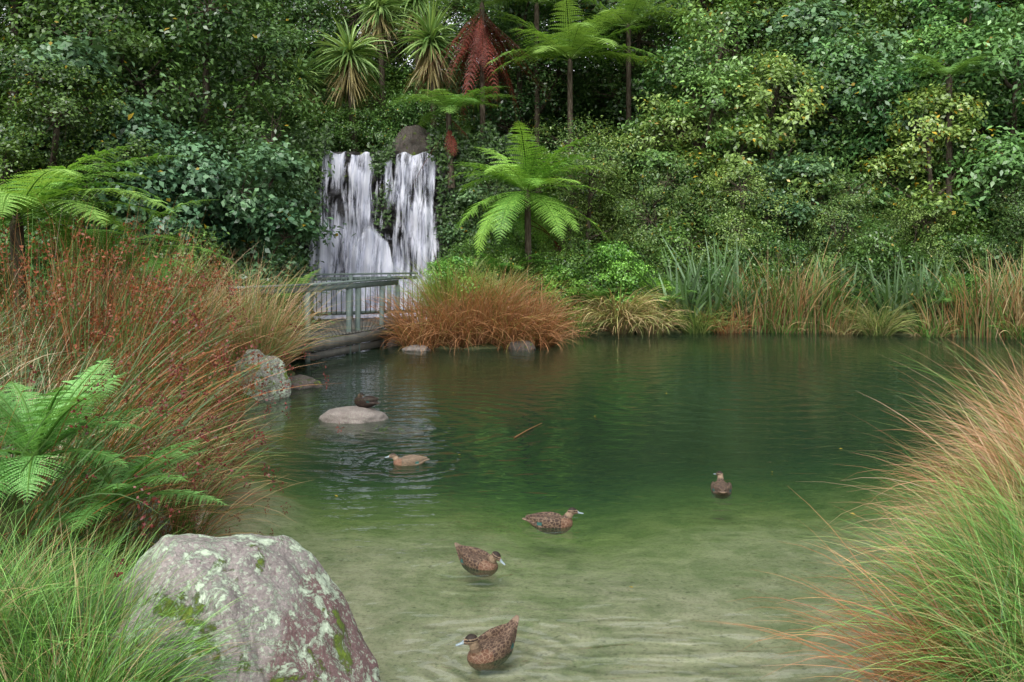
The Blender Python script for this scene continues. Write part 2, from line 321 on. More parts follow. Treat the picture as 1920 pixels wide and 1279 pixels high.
for a in [(T_blue,-6.3,21.6,0.92,0.2),(T_blue,-7.9,20.0,0.85,2.2),(T_blue,-9.9,20.2,1.1,4.2),(T_blue,-7.5,27.2,0.9,3.0),(T_blue,5.3,29.2,0.7,1.2),(T_blue,8.6,27.6,0.8,5.0),(T_blue,11.5,31,1.6,2.0),(T_blue,-1.4,31.8,0.45,2.0),(T_blue,-1.2,29.9,0.7,4.0),(T_blue,17.5,26.4,0.8,4.0)]:
    place(a[0],'glossy_leaved_shrub',*a[1:])
for a in [(T_shrub,2.95,25.6,1.0,0),(T_shrub,1.3,25.0,0.75,1),(T_shrub,10.2,25.3,0.5,3),(T_shrub,14.9,24.3,0.6,3),(T_shrub,7.3,25.9,0.75,4),(T_shrub,4.1,25.6,0.6,4),(T_shrub,12.4,24.6,0.65,1),(T_shrub,17.5,24.0,0.7,1),(T_shrub,0.2,28.6,1.2,4)]:
    place(a[0],'leafy_shrub',*a[1:])
for i,x in enumerate(np.linspace(-1.2,22,17)):
    y=26.4+0.7*math.sin(i*2.1)-max(0,x-9)*0.15; place(T_shrub2,'understorey_shrub',x,y,0.85+0.2*math.sin(i*3.3),i*1.3)
for i,(x,y,s) in enumerate([(-8.4,21.5,1),(-8.3,25.5,1),(-8.6,29,1.1),(-9.2,31,1),(-0.7,28.5,1),(-1.2,31.8,1),(-11,19,1),(-6.9,18.6,.9),(-9,16.4,1),(-13,14.6,1),(-6.4,32.0,.9),(-8.2,31.6,1),(-11.5,13,1),(-10,14.6,1),
    (-5.6,31.9,.8),(-4.6,32.3,1),(-2.6,31.8,.9),(-1.9,31.3,.7),(-7.4,31.2,.8),(-3.4,32.8,1.2),(-5.2,33.4,1.3),(-7.4,29.9,0.7),(0.0,25.2,0.75),(0.9,25.4,0.7)]):
    place(T_shrub2,'understorey_shrub',x,y,s,i*1.9)

B=Bd(); n=70000
x=RNG.uniform(-27,30,n); y=RNG.uniform(15,46,n); d=sdf(x,y); ok=(d>0.8)&((y>25.5)|(x<-8)|(x>18)); x,y=x[ok],y[ok]
z=ground(x,y)+np.abs(RNG.normal(size=len(x)))*0.4*(1+0.6*np.sin(x*1.3)*np.sin(y*1.1))
t=RNG.uniform(size=(len(x),1))
leaves(B,np.stack([x,y,z],-1),np.array([0,-0.4,1.0])+0.5*RNG.normal(size=(len(x),3)),0.2*RNG.uniform(0.6,1.4,len(x)),np.array([0.015,0.04,0.012])*(1-t)+np.array([0.07,0.13,0.03])*t,0.45)
B.obj('hillside_undergrowth',[GRS])

# ferns
def frond(B,o,az,L,th0,droop,pinL,cA,cB,npin=28,K=9,pdroop=0.25,m=0):
    s=np.linspace(0.02,1,npin); fine=np.linspace(0,1,25)
    ang=th0+droop*fine**1.3; st=np.stack([np.sin(ang)*math.cos(az),np.sin(ang)*math.sin(az),np.cos(ang)],-1)*L/24
    P=np.array(o)+np.concatenate([np.zeros((1,3)),np.cumsum(st[:-1],0)])
    tube(B,P[::3],np.linspace(0.014,0.003,9),np.array(cA)*0.8+np.array([0.03,0.02,0]),4,m)
    pos=np.stack([np.interp(s,fine,P[:,k]) for k in range(3)],-1)
    T=nrmz(np.stack([np.interp(s,fine,st[:,k]) for k in range(3)],-1))
    side=np.array([-math.sin(az),math.cos(az),0]); nn=np.cross(T,side); nn*=np.sign(nn[:,2:3]+1e-6)
    prof=np.where(s<0.10,0,np.minimum(((s-0.08)/0.25),1)**0.6*(1-s**2.4)+0.03)
    k=(np.arange(K)+0.6)/K
    ftone=0.3*RNG.normal(); sp=L/npin
    for sg in(-1,1):
        pd=nrmz(sg*side+0.38*T+0.12*RNG.normal(size=(npin,1))*nn)
        pl=pinL*prof*(1+0.06*RNG.normal(size=npin))
        q=pos[:,None,:]+pd[:,None,:]*(k[None,:,None]*pl[:,None,None])+np.array([0,0,-1.0])*(pdroop*pl[:,None]*k[None,:]**2)[:,:,None]
        for s2 in(-1,1):
            ln=np.minimum(0.19*pl,sp*0.58)[:,None]*(1-k[None,:]**1.5*0.85)
            dr=nrmz(s2*T+0.35*pd)[:,None,:]
            wd=pd[:,None,:]*(pl[:,None]/K*0.46)[:,:,None]
            tip=q+dr*ln[:,:,None]-nn[:,None,:]*(0.15*ln)[:,:,None]
            v=np.stack([q-wd,q+wd,tip+wd*0.6,tip-wd*0.6],2)
            M=npin*K; i=np.arange(M)*4
            t=np.clip(0.5+ftone+0.25*RNG.normal(size=(npin,K,1)),0,1)
            c=np.array(cA)*(1-t)+np.array(cB)*t
            B.add(v.reshape(-1,3),np.stack([i,i+1,i+2,i+3],-1),np.repeat(c.reshape(-1,3),4,0),m)
def fern(name,x,y,zc,nf,L,cA,cB,trunk=True,dead=0,pinL=0.42,th=(0.55,1.2),droop=(0.7,1.4),npin=28,K=9,zb=None,deadL=None,azc=None,azs=math.pi,deadc=((0.06,0.014,0.010),(0.24,0.05,0.03)),dth=(1.5,2.3),ddr=(1.0,1.6),th2=None):
    B=Bd(); z0=gz(x,y) if zb is None else zb
    top=np.array([0,0,zc-z0])
    if trunk:
        tube(B,[(0.1,0,-0.2),(0.02,0.05,top[2]*0.5),(0,0,top[2]-0.1),(0,0,top[2]+0.1)],[0.13,0.1,0.09,0.03],(0.05,0.03,0.02),8,1)
    for i in range(nf):
        az=(i*2.39996 if azc is None else azc+RNG.uniform(-azs,azs))
        frond(B,top+[0,0,0.05*RNG.uniform(-1,1)],az,L*RNG.uniform(0.75,1.08),RNG.uniform(*th),RNG.uniform(*droop),pinL*RNG.uniform(0.85,1.1),cA,cB,npin,K)
    for i in range(dead):
        frond(B,top-[0,0,0.1+0.9*RNG.uniform()],RNG.uniform(0,6.28),(deadL or L)*RNG.uniform(0.45,1.0),RNG.uniform(*dth),RNG.uniform(*ddr),pinL*RNG.uniform(0.35,0.6),deadc[0],deadc[1],22,6,0.9)
    return B.obj(name,[GRS,BARK],(x,y,z0))
gA,gB=(0.09,0.23,0.03),(0.30,0.52,0.09)
fern('tree_fern',0.45,25.6,3.95,36,3.0,gA,gB,pinL=0.62,th=(0.45,1.9),droop=(0.8,1.5),dead=3,npin=36,K=10)
fern('tree_fern',-0.3,25.2,1.5,14,1.8,(0.06,0.19,0.03),(0.18,0.38,0.06),pinL=0.42,th=(0.6,1.3))
fern('tree_fern',-6.7,12.0,2.9,26,2.5,gA,(0.32,0.52,0.12),pinL=0.58,th=(0.6,1.35),droop=(0.8,1.4),npin=40,K=12)
fern('tree_fern',-5.9,12.9,2.2,16,1.9,gA,(0.28,0.48,0.12),pinL=0.5,th=(0.5,1.3),droop=(0.8,1.4),npin=36,K=12)
fern('tree_fern',-1.05,31.2,10.9,14,2.8,(0.05,0.12,0.03),(0.16,0.26,0.06),dead=60,deadL=4.2,pinL=0.6,th=(0.6,1.3),dth=(2.2,2.95),ddr=(0.0,0.5))
fern('tree_fern',2.0,30.6,8.8,22,3.6,(0.09,0.20,0.03),(0.25,0.40,0.09),pinL=0.85,th=(0.6,1.4),droop=(0.6,1.3),dead=0,npin=32)
fern('tree_fern',-2.1,29.4,6.9,16,2.4,(0.07,0.18,0.03),(0.2,0.36,0.08),pinL=0.58,th=(0.8,1.45),droop=(0.6,1.1),dead=3,zb=4.5,dth=(2.2,2.8),ddr=(.2,.5))
fern('tree_fern',4.2,32.0,10.3,18,3.2,(0.09,0.20,0.04),(0.25,0.40,0.1),pinL=0.75,th=(0.7,1.4),droop=(0.5,1.2))
fern('tree_fern',0.9,32.4,11.2,18,3.2,(0.09,0.20,0.04),(0.25,0.40,0.1),pinL=0.75,th=(0.7,1.4),droop=(0.5,1.2))
fern('tree_fern',13.4,27.2,7.6,11,1.8,(0.07,0.17,0.04),(0.18,0.33,0.08),pinL=0.45)
fern('ground_fern',-2.95,5.5,1.25,20,0.85,(0.08,0.23,0.04),(0.24,0.48,0.15),trunk=False,pinL=0.24,th=(0.4,1.4),droop=(0.6,1.3),npin=36,K=12)
fern('ground_fern',-2.5,5.6,0.95,14,0.75,(0.08,0.21,0.04),(0.20,0.42,0.12),trunk=False,pinL=0.2,th=(0.4,1.4),droop=(0.5,1.1),npin=36,K=12)
for x,y in((4.6,25.3),(9.4,25.2),(2.2,24.9),(12.0,24.4)): fern('ground_fern',x,y,0.8,14,1.25,(0.07,0.18,0.04),(0.18,0.36,0.08),trunk=False,pinL=0.3)
fern('ground_fern',-4.9,19.8,1.3,13,1.2,(0.06,0.15,0.03),(0.16,0.30,0.06),trunk=False,pinL=0.28)

# cabbage trees
def cabbage(x,y,zc,R,n=170,zb=None):
    B=Bd(); z0=gz(x,y) if zb is None else zb; h=zc-z0
    tube(B,[(0.2,0.1,-0.2),(0.1,0,h*0.5),(0,0,h)],[0.16,0.12,0.09],(0.1,0.1,0.1),8,1)
    th=np.arccos(RNG.uniform(-0.8,1,n)); az=RNG.uniform(0,2*np.pi,n); b=np.zeros((n,3)); b[:,2]=h+RNG.uniform(-0.15,0.25,n)
    t=RNG.uniform(size=(n,1)); c=np.array([0.08,0.17,0.04])*(1-t)+np.array([0.28,0.40,0.13])*t
    blades(B,b,az,R*RNG.uniform(0.7,1.15,n),th,RNG.uniform(0.2,1.1,n),0.07,c*0.9,c*1.1,5,taper=3)
    m=160; b=np.zeros((m,3)); b[:,2]=h-RNG.uniform(0.1,0.9,m)
    blades(B,b,RNG.uniform(0,6.28,m),R*RNG.uniform(0.7,1.1,m),RNG.uniform(2.1,2.8,m),0.5,0.055,(0.16,0.13,0.06),(0.26,0.22,0.09),4,taper=3)
    B.obj('cabbage_tree',[GRS,BARK],(x,y,z0))
for a in [(-5.8,31.6,9.2,1.6),(-2.9,31.6,9.7,1.6),(-4.9,32.8,11.2,1.3),(-7.6,31.4,8.4,1.5),(-3.6,33.4,11.6,1.4),(-8.2,30.6,7.0,1.5)]: cabbage(a[0],a[1],a[2],a[3],200,5.3)

# grasses
def tuss(name,cx,cy,r0,L,n,cols,th=(0.05,0.6),dr=(0.5,1.6),w=0.006,az0=None,azs=math.pi,tipc=None,segs=7,seeds=0,seedc=(0.13,0.05,0.02),seedsz=0.02,B=None,p=1.4,wb=0.15,elong=(1,1),seedpos=(0.72,0.92),lr=(0.65,1.1)):
    own=B is None
    if own: B=Bd()
    a=RNG.uniform(0,2*np.pi,n); r=r0*np.sqrt(RNG.uniform(0,1,n)); bx=cx+r*np.cos(a)*elong[0]; by=cy+r*np.sin(a)*elong[1]
    bz=ground(bx,by); bz=np.maximum(bz,-0.1)-0.02
    az=a+RNG.normal(size=n)*0.7 if az0 is None else az0+RNG.uniform(-1,1,n)*azs
    cols=np.array(cols); ci=RNG.integers(0,len(cols),n); c=cols[ci]
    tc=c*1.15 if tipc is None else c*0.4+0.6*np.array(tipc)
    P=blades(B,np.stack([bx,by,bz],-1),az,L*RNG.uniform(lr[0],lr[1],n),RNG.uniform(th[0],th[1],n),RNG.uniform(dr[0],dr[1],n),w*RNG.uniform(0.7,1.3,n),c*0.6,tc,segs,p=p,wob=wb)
    if seeds:
        idx=RNG.choice(n,seeds,replace=False); S=P.shape[1]
        f=RNG.uniform(seedpos[0],seedpos[1],seeds)*(S-1); i0=f.astype(int); fr=(f-i0)[:,None]; i1=np.minimum(i0+1,S-1)
        q=P[idx,i0]*(1-fr)+P[idx,i1]*fr; K=14
        qq=np.repeat(q,K,0)+RNG.normal(size=(seeds*K,3))*seedsz*np.array([0.9,0.9,1.6])
        leaves(B,qq,RNG.normal(size=(seeds*K,3)),seedsz*RNG.uniform(0.8,1.5,seeds*K),np.array(seedc)*RNG.uniform(0.5,1.5,(seeds*K,1)),0.6)
    if own: return B.obj(name,[GRS])
ORG=[(0.34,0.15,0.06),(0.25,0.10,0.04),(0.42,0.24,0.11),(0.30,0.15,0.07)]
GRN=[(0.08,0.18,0.03),(0.12,0.28,0.05),(0.18,0.38,0.08),(0.06,0.15,0.04)]
STR=[(0.48,0.38,0.2),(0.36,0.25,0.13),(0.24,0.26,0.09)]
B=Bd()
for cx,cy,r,L in [(-2.1,21.6,0.55,1.6),(-1.2,21.6,0.6,1.85),(-0.5,21.9,0.6,1.8),(0.3,22.5,0.5,1.6),(-0.1,21.6,0.4,1.2),(0.6,22.0,0.35,1.3)]:
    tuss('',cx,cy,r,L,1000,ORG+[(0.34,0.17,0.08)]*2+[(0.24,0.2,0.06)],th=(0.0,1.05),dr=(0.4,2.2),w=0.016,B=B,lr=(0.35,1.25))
B.obj('red_tussock_grass',[GRS])
tuss('green_tussock_grass',-1.6,22.4,0.35,2.0,600,[(0.2,0.3,0.06),(0.3,0.34,0.09)],th=(0.0,0.5),w=0.018)
tuss('green_tussock_grass',-0.5,22.6,0.35,1.9,500,[(0.15,0.2,0.05),(0.28,0.28,0.09)],th=(0.0,0.4),w=0.016)
place(T_shrub,'leafy_shrub',-1.6,22.7,0.82,2.0)
for cx,L,n,col,nm,w,dr in [(3.0,1.8,900,STR+[(0.42,0.42,0.16)],'pale_tussock_grass',0.035,(1.2,2.3)),(3.9,1.4,500,STR+[(0.36,0.4,0.14)],'pale_tussock_grass',0.035,(1.2,2.3)),
    (5.2,1.3,500,[(0.13,0.22,0.05),(0.22,0.28,0.08)],'green_tussock_grass',0.022,(0.8,1.8)),(6.0,1.1,300,STR+ORG,'pale_tussock_grass',0.022,(0.8,1.8)),
    (10.0,1.4,800,[(0.26,0.32,0.1),(0.14,0.22,0.06),(0.36,0.34,0.15)],'green_tussock_grass',0.02,(0.8,2.0)),(9.1,0.9,300,STR,'pale_tussock_grass',0.02,(0.8,1.8)),(1.7,1.1,400,STR+GRN,'green_tussock_grass',0.022,(0.8,1.8)),
    (11.3,0.9,300,STR+GRN,'green_tussock_grass',0.022,(0.8,1.8)),(13.4,1.1,400,STR+GRN,'green_tussock_grass',0.022,(0.8,1.8)),(2.4,0.9,300,STR+ORG,'pale_tussock_grass',0.022,(0.8,1.8)),(7.6,0.9,300,STR+GRN,'pale_tussock_grass',0.022,(0.8,1.8)),(15.8,1.1,400,STR+GRN,'green_tussock_grass',0.022,(0.8,1.8))]:
    y=24.9 if cx<9 else 24.9-0.28*(cx-8)
    if cx<2.2: y=24.3
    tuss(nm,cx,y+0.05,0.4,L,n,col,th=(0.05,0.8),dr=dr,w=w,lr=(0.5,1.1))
RC=[(0.36,0.24,0.11),(0.12,0.21,0.05),(0.17,0.26,0.07),(0.28,0.14,0.06),(0.42,0.33,0.18),(0.1,0.17,0.04)]
for cx,n,L in [(6.75,170,1.5),(7.3,260,2.2),(7.9,320,2.6),(8.5,260,2.1),(9.0,140,1.5),(11.9,220,1.7),(12.7,280,2.4),(13.6,300,2.5),(14.3,170,1.8),(15.2,260,2.3),(16.6,300,2.6),(18.2,300,2.4)]:
    y=24.9+0.15-max(0,cx-8)*0.26
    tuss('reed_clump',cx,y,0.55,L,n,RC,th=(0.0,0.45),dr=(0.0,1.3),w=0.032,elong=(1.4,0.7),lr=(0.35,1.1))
def flax(x,y,L,n=80):
    tuss('flax_plant',x,y,0.3,L,n,[(0.12,0.21,0.09),(0.20,0.31,0.17),(0.07,0.14,0.04)],th=(0.05,0.9),dr=(0.0,0.5),w=0.09,segs=5,wb=0.05,lr=(0.5,1.1))
flax(4.9,25.4,2.3); flax(5.7,25.3,2.7); flax(6.5,25.5,2.5); flax(10.6,24.8,2.2); flax(11.3,24.7,2.3); flax(15.2,24.0,2.2); flax(9.4,25.4,2.2); flax(12.0,25.1,2.0)

RED=[(0.22,0.075,0.03),(0.32,0.13,0.055),(0.13,0.07,0.03),(0.09,0.18,0.04),(0.11,0.21,0.06),(0.36,0.2,0.09),(0.10,0.18,0.05)]
B=Bd()
for cx,cy,L,n in [(-4.6,11.2,2.2,340),(-4.7,10.0,2.1,340),(-5.3,11.6,2.4,340),(-4.1,10.3,1.5,320),(-5.5,10.3,2.3,300),(-5.2,12.6,2.2,320),(-3.85,9.5,1.2,320),(-3.9,11.0,1.3,300)]:
    tuss('',cx,cy,0.45,L,n,RED,th=(0.0,0.45),dr=(0.0,0.75),w=0.012,B=B,seeds=120,seedsz=0.036,seedc=(0.22,0.07,0.03),lr=(0.4,1.2))
B.obj('red_rush_clump',[GRS])
B=Bd()
for cx,cy,L,n in [(-4.7,16.0,1.6,800),(-5.2,16.6,1.9,800),(-4.9,17.4,1.8,700),(-5.6,14.8,1.9,600),(-6.2,15.8,2.0,600),(-5.5,13.7,1.7,500)]:
    tuss('',cx,cy,0.45,L,n,[(0.44,0.29,0.16),(0.34,0.18,0.09),(0.14,0.24,0.06),(0.48,0.36,0.2),(0.2,0.26,0.08)],th=(0.0,0.9),dr=(0.1,1.4),w=0.012,B=B,lr=(0.35,1.3))
B.obj('wispy_tussock_grass',[GRS])
GG=[(0.50,0.40,0.24),(0.13,0.24,0.12),(0.17,0.29,0.14),(0.26,0.11,0.05),(0.54,0.45,0.3),(0.09,0.19,0.05),(0.10,0.20,0.07)]
B=Bd()
for cx,cy,L,n in [(-4.5,8.2,1.3,480),(-5.2,9.0,1.6,480),(-4.1,7.2,1.1,450),(-5.0,7.2,1.5,480),(-3.6,8.4,0.9,380),(-5.8,8.2,1.6,450),(-6.3,9.6,1.7,420),(-6.8,11,1.5,420)]:
    tuss('',cx,cy,0.45,L,n,GG,th=(0.0,0.9),dr=(0.3,1.5),w=0.010,B=B,seeds=60,seedsz=0.022,lr=(0.45,1.2))
B.obj('rush_clump',[GRS])
B=Bd()
for cx,cy,L,n in [(-2.8,7.0,1.0,380),(-3.3,7.6,1.2,380),(-3.2,6.6,1.2,320),(-3.3,8.8,1.0,380),(-3.7,10.2,1.0,300),(-4.2,11.8,0.9,280)]:
    tuss('',cx,cy,0.35,L,n,[(0.12,0.2,0.045),(0.42,0.28,0.13),(0.26,0.09,0.05),(0.08,0.15,0.035)],th=(0.1,1.1),dr=(0.5,1.5),w=0.007,B=B,az0=-0.1,azs=1.5,seeds=60,seedsz=0.015,seedc=(0.15,0.04,0.03),lr=(0.5,1.3))
B.obj('arching_rush_clump',[GRS])
for cx,cy,L,n in [(-3.1,5.4,2.1,90),(-3.3,6.4,2.3,110),(-3.9,8.0,2.2,60)]:
    tuss('arching_rush_clump',cx,cy,0.3,L,n,[(0.09,0.17,0.05),(0.07,0.13,0.04),(0.30,0.13,0.05)],th=(0.2,0.9),dr=(0.5,1.2),w=0.010,az0=0.05,azs=0.7,seeds=min(n,60)-5,seedsz=0.02,seedc=(0.14,0.03,0.025),segs=10,seedpos=(0.75,0.95))
B=Bd()
for cx,cy,L,n in [(-2.35,4.5,0.75,2200),(-2.0,4.1,0.75,2200),(-2.55,5.0,0.55,1500),(-2.1,4.9,0.45,1000),(-2.7,4.2,0.85,1800),(-1.9,3.6,0.7,1500)]:
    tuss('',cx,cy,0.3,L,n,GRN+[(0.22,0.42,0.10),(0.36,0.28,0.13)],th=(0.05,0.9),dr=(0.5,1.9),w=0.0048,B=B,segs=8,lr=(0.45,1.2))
tuss('',-1.75,5.35,0.25,0.4,220,[(0.3,0.16,0.07),(0.12,0.24,0.05)],th=(0.0,0.8),dr=(0.3,1.2),w=0.006,B=B)
B.obj('green_tussock_grass',[GRS])
B=Bd()
for cx,cy,L,n in [(2.85,4.55,1.25,2900),(2.5,4.0,0.95,2200),(3.3,5.0,1.2,2100),(2.85,5.1,1.0,1700)]:
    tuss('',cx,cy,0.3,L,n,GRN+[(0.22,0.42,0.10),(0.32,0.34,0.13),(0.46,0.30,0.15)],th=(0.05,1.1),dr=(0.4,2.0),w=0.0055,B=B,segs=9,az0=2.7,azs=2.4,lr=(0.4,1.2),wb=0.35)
tuss('',2.4,4.4,0.3,1.15,400,ORG,th=(0.3,1.1),dr=(0.6,1.7),w=0.006,B=B,segs=9,az0=3.0,azs=1.0,lr=(0.5,1.2))
B.obj('green_tussock_grass',[GRS])
B=Bd()
PK=[(0.50,0.29,0.17),(0.42,0.21,0.11),(0.62,0.42,0.28),(0.32,0.17,0.08),(0.20,0.25,0.08)]
for cx,cy,L,n in [(3.8,5.95,1.45,2400),(4.3,6.4,1.4,1800),(3.55,5.9,1.0,1500),(4.75,7.2,1.35,1200)]:
    tuss('',cx,cy,0.3,L,n,PK,th=(0.05,1.1),dr=(0.4,1.9),w=0.007,B=B,segs=9,az0=2.9,azs=2.3,lr=(0.4,1.2),wb=0.35)
tuss('',4.9,7.6,0.4,1.9,200,PK+GRN,th=(0.2,0.9),dr=(0.4,1.2),w=0.006,B=B,az0=2.9,azs=0.9)
B.obj('red_tussock_grass',[GRS])

# ---------------------------------------------------------------- rocks
def rock(name,x,y,z,sx,sy,sz,mat,seed=0,sub=5,amp=0.22,planes=(),rot=0):
    bm=bmesh.new(); bmesh.ops.create_icosphere(bm,subdivisions=sub,radius=1.0)
    pl=[(Vector(n).normalized(),d) for n,d in planes]
    for v in bm.verts:
        p=v.co.copy(); o=Vector((seed*3.1,seed*1.7,seed*0.9))
        for nn,dd in pl:
            t=p.dot(nn)-dd
            if t>0: p=p-nn*t*0.88
        n=mn.noise(v.co*0.9+o)*amp*1.3+mn.noise(v.co*2.1+o)*amp*0.6+mn.noise(v.co*5+o)*amp*0.25+mn.noise(v.co*12+o)*amp*0.09
        cell=mn.voronoi(v.co*1.3+o)[0][0]; n-=cell*amp*0.5
        p=p*(1+n)
        v.co=Vector((p.x*sx,p.y*sy,p.z*sz))
    for f in bm.faces: f.smooth=True
    me=D.meshes.new(name); bm.to_mesh(me); bm.free(); me.materials.append(mat)
    o=D.objects.new(name,me); o.location=(x,y,z); o.rotation_euler=(0,0,rot); return link(o)
rock('lichen_boulder',-1.56,4.75,0.19,0.84,0.70,0.93,ROCK_BIG,2,6,0.13,planes=[((0.85,-0.1,0.66),0.68),((-0.75,-0.2,0.6),0.80),((0.15,-0.9,0.35),0.78),((-0.05,0.1,1),0.88),((0.6,-0.7,0.2),0.80)])
rock('boulder',-4.2,14.7,0.22,0.52,0.44,0.58,ROCK,5,5,0.2)
rock('boulder',-2.95,7.0,0.25,0.26,0.26,0.36,ROCK,6,5,0.2)
rock('boulder',-3.75,15.7,0.02,0.4,0.3,0.18,ROCK_DARK,8,4,0.2)
rock('flat_rock',-2.3,12.85,-0.04,0.50,0.36,0.24,ROCK_FLAT,9,5,0.16)
rock('flat_rock',-2.1,12.6,-0.14,0.85,0.4,0.13,ROCK_DARK,10,5,0.15)
rock('boulder',-2.25,20.9,0.0,0.33,0.25,0.13,ROCK_FLAT,11,4,0.2)
rock('boulder',0.25,21.1,0.0,0.36,0.3,0.22,ROCK_DARK,12,4,0.2)
rock('boulder',-3.4,30.9,5.9,0.72,0.6,0.8,ROCK_DARK,14,5,0.22,planes=[((0.5,-0.6,0.5),0.7),((-0.6,-0.5,0.5),0.75)])
for i,(x,y,s) in enumerate([(1.6,24.4,.3),(-3.1,21.9,.35),(0.9,23.2,.3)]):
    rock('bank_stone',x,y,0.0,s*1.3,s,s*0.7,ROCK_DARK,20+i,4,0.2)

# ---------------------------------------------------------------- cliff and waterfall
B=Bd(); U=170;Vn=120
u=np.linspace(0,1,U);v=np.linspace(0,1,Vn); UU,VV=np.meshgrid(u,v)
cxs=-9.2+UU*9.6; czs=-0.5+VV*6.15
cy=np.zeros_like(cxs)
for a in range(Vn):
    for b in range(U):
        p=Vector((cxs[a,b]*0.9,0,czs[a,b]*1.1))
        bul=0.55*math.exp(-((cxs[a,b]+4.25)/0.35)**2)*(0.6+0.8*abs(mn.noise(p*1.7)))
        cy[a,b]=30.7-0.5*(1-VV[a,b])-0.55*abs(mn.noise(p))-0.4*mn.noise(p*2.3)-0.18*mn.noise(p*6)-0.35*math.floor(3*(1-VV[a,b])+0.5*mn.noise(p*0.7))*0.3-bul
i=(np.arange(Vn-1)[:,None]*U+np.arange(U-1)[None,:]); Fq=np.stack([i,i+1,i+U+1,i+U],-1).reshape(-1,4)
B.add(np.stack([cxs,cy,czs],-1),Fq,(0.1,0.1,0.1))
lip=np.stack([np.stack([cxs[-1],cy[-1],czs[-1]],-1),np.stack([cxs[-1],cy[-1]*0+32.6,czs[-1]+0.0],-1)],0)
i=np.arange(U-1); B.add(lip.reshape(-1,3),np.stack([i,i+1,i+U+1,i+U],-1),(0.1,0.1,0.1))
B.obj('waterfall_cliff',[CLIFF],smooth=True)
B=Bd()
def drape(x0,x1,z0,z1,n,y=29.75):
    x=RNG.uniform(x0,x1,n); z=RNG.uniform(z0,z1,n)+0.25*np.sin(x*6)
    t=RNG.uniform(size=(n,1)); leaves(B,np.stack([x,y-RNG.uniform(0,0.5,n),z],-1),np.array([0,-1,0.5])+0.5*RNG.normal(size=(n,3)),0.14*RNG.uniform(0.6,1.3,n),np.array([0.02,0.05,0.015])*(1-t)+np.array([0.09,0.17,0.04])*t,0.5)
drape(-9,-6.3,0.3,5.9,5000); drape(-2.45,0.2,0.3,5.9,5000); drape(-9,-6.0,5.2,6.2,1500); drape(-4.75,-3.95,5.0,5.8,500,30.0); drape(-2.8,0,5.2,6.3,1500)
drape(-4.6,-4.0,3.0,4.4,200,29.7)
B.obj('hanging_foliage',[GRS])

def fall_mat(name,dens,sx=9.0):
    m,nt,out=newmat(name); g=N(nt,'ShaderNodeNewGeometry')
    a=N(nt,'ShaderNodeAttribute',attribute_name='Col'); sp=N(nt,'ShaderNodeSeparateColor'); nt.links.new(a.outputs['Color'],sp.inputs[0])
    mp=N(nt,'ShaderNodeMapping'); mp.inputs['Scale'].default_value=(sx,2.0,0.9); nt.links.new(g.outputs['Position'],mp.inputs[0])
    n=noise_tex(nt,1.0,5,0.72,mp.outputs[0],0.4)
    mp2=N(nt,'ShaderNodeMapping'); mp2.inputs['Scale'].default_value=(2.2,1.0,0.55); nt.links.new(g.outputs['Position'],mp2.inputs[0])
    n2=noise_tex(nt,1.0,3,0.5,mp2.outputs[0])
    f=math_(nt,'ADD',math_(nt,'ADD',n.outputs[0],math_(nt,'MULTIPLY',math_(nt,'SUBTRACT',n2.outputs[0],0.5),0.9)),math_(nt,'MULTIPLY',math_(nt,'SUBTRACT',sp.outputs[0],0.5),0.6))
    al=ramp(nt,[(0.60-dens,0.0),(0.84-dens,0.95)],f).outputs[0]
    cc=ramp(nt,[(0.35,(0.40,0.43,0.56)),(0.62,(0.80,0.81,0.88))],n.outputs[0])
    p=N(nt,'ShaderNodeBsdfDiffuse'); nt.links.new(cc.outputs[0],p.inputs[0])
    t=N(nt,'ShaderNodeBsdfTranslucent'); t.inputs[0].default_value=(0.75,0.77,0.85,1)
    m1=N(nt,'ShaderNodeMixShader'); m1.inputs[0].default_value=0.3; nt.links.new(p.outputs[0],m1.inputs[1]); nt.links.new(t.outputs[0],m1.inputs[2])
    tr=N(nt,'ShaderNodeBsdfTransparent'); mx=N(nt,'ShaderNodeMixShader')
    nt.links.new(al,mx.inputs[0]); nt.links.new(tr.outputs[0],mx.inputs[1]); nt.links.new(m1.outputs[0],mx.inputs[2]); nt.links.new(mx.outputs[0],out.inputs[0]); return m
FALL=fall_mat('falling_water',0.12); FOAM=fall_mat('foam_water',0.3,5.0)
wf=D.objects.new('waterfall',None); link(wf)
def curtain(name,xt0,xt1,xb0,xb1,zt,zb,yt,throw,mat,dens=0.5,densb=0.6,nu=90,nv=70,sd=0,dome=0.0):
    B=Bd(); u=np.linspace(0,1,nu);v=np.linspace(0,1,nv);UU,VV=np.meshgrid(u,v)
    xl=xt0+(xb0-xt0)*VV**1.3; xr=xt1+(xb1-xt1)*VV**1.3
    x=xl+(xr-xl)*UU; z=zt-(zt-zb)*VV**1.15-dome*(2*UU-1)**2*(1-VV*0.7)+0.06*np.sin(x*9+sd)*(1-VV)
    y=yt-throw*np.sqrt(VV)-0.10*np.sin(x*7+sd)*VV-0.06*np.sin(x*17+2*sd)-0.05*np.sin(z*5+x*3)
    edge=np.minimum(UU,1-UU)*6; dn=(dens+(densb-dens)*VV)*np.clip(edge,0.0,1)**0.5
    if dome: dn=dn*np.clip(VV*8,0,1)
    i=(np.arange(nv-1)[:,None]*nu+np.arange(nu-1)[None,:]); Fq=np.stack([i,i+1,i+nu+1,i+nu],-1).reshape(-1,4)
    B.add(np.stack([x,y,z],-1),Fq,np.repeat(dn.reshape(-1,1),3,1)); o=B.obj(name,[mat],smooth=True); o.parent=wf
curtain('curtain_left',-6.4,-5.5,-7.0,-5.0,5.55,0.0,29.9,0.8,FALL,0.72,0.78,sd=1)
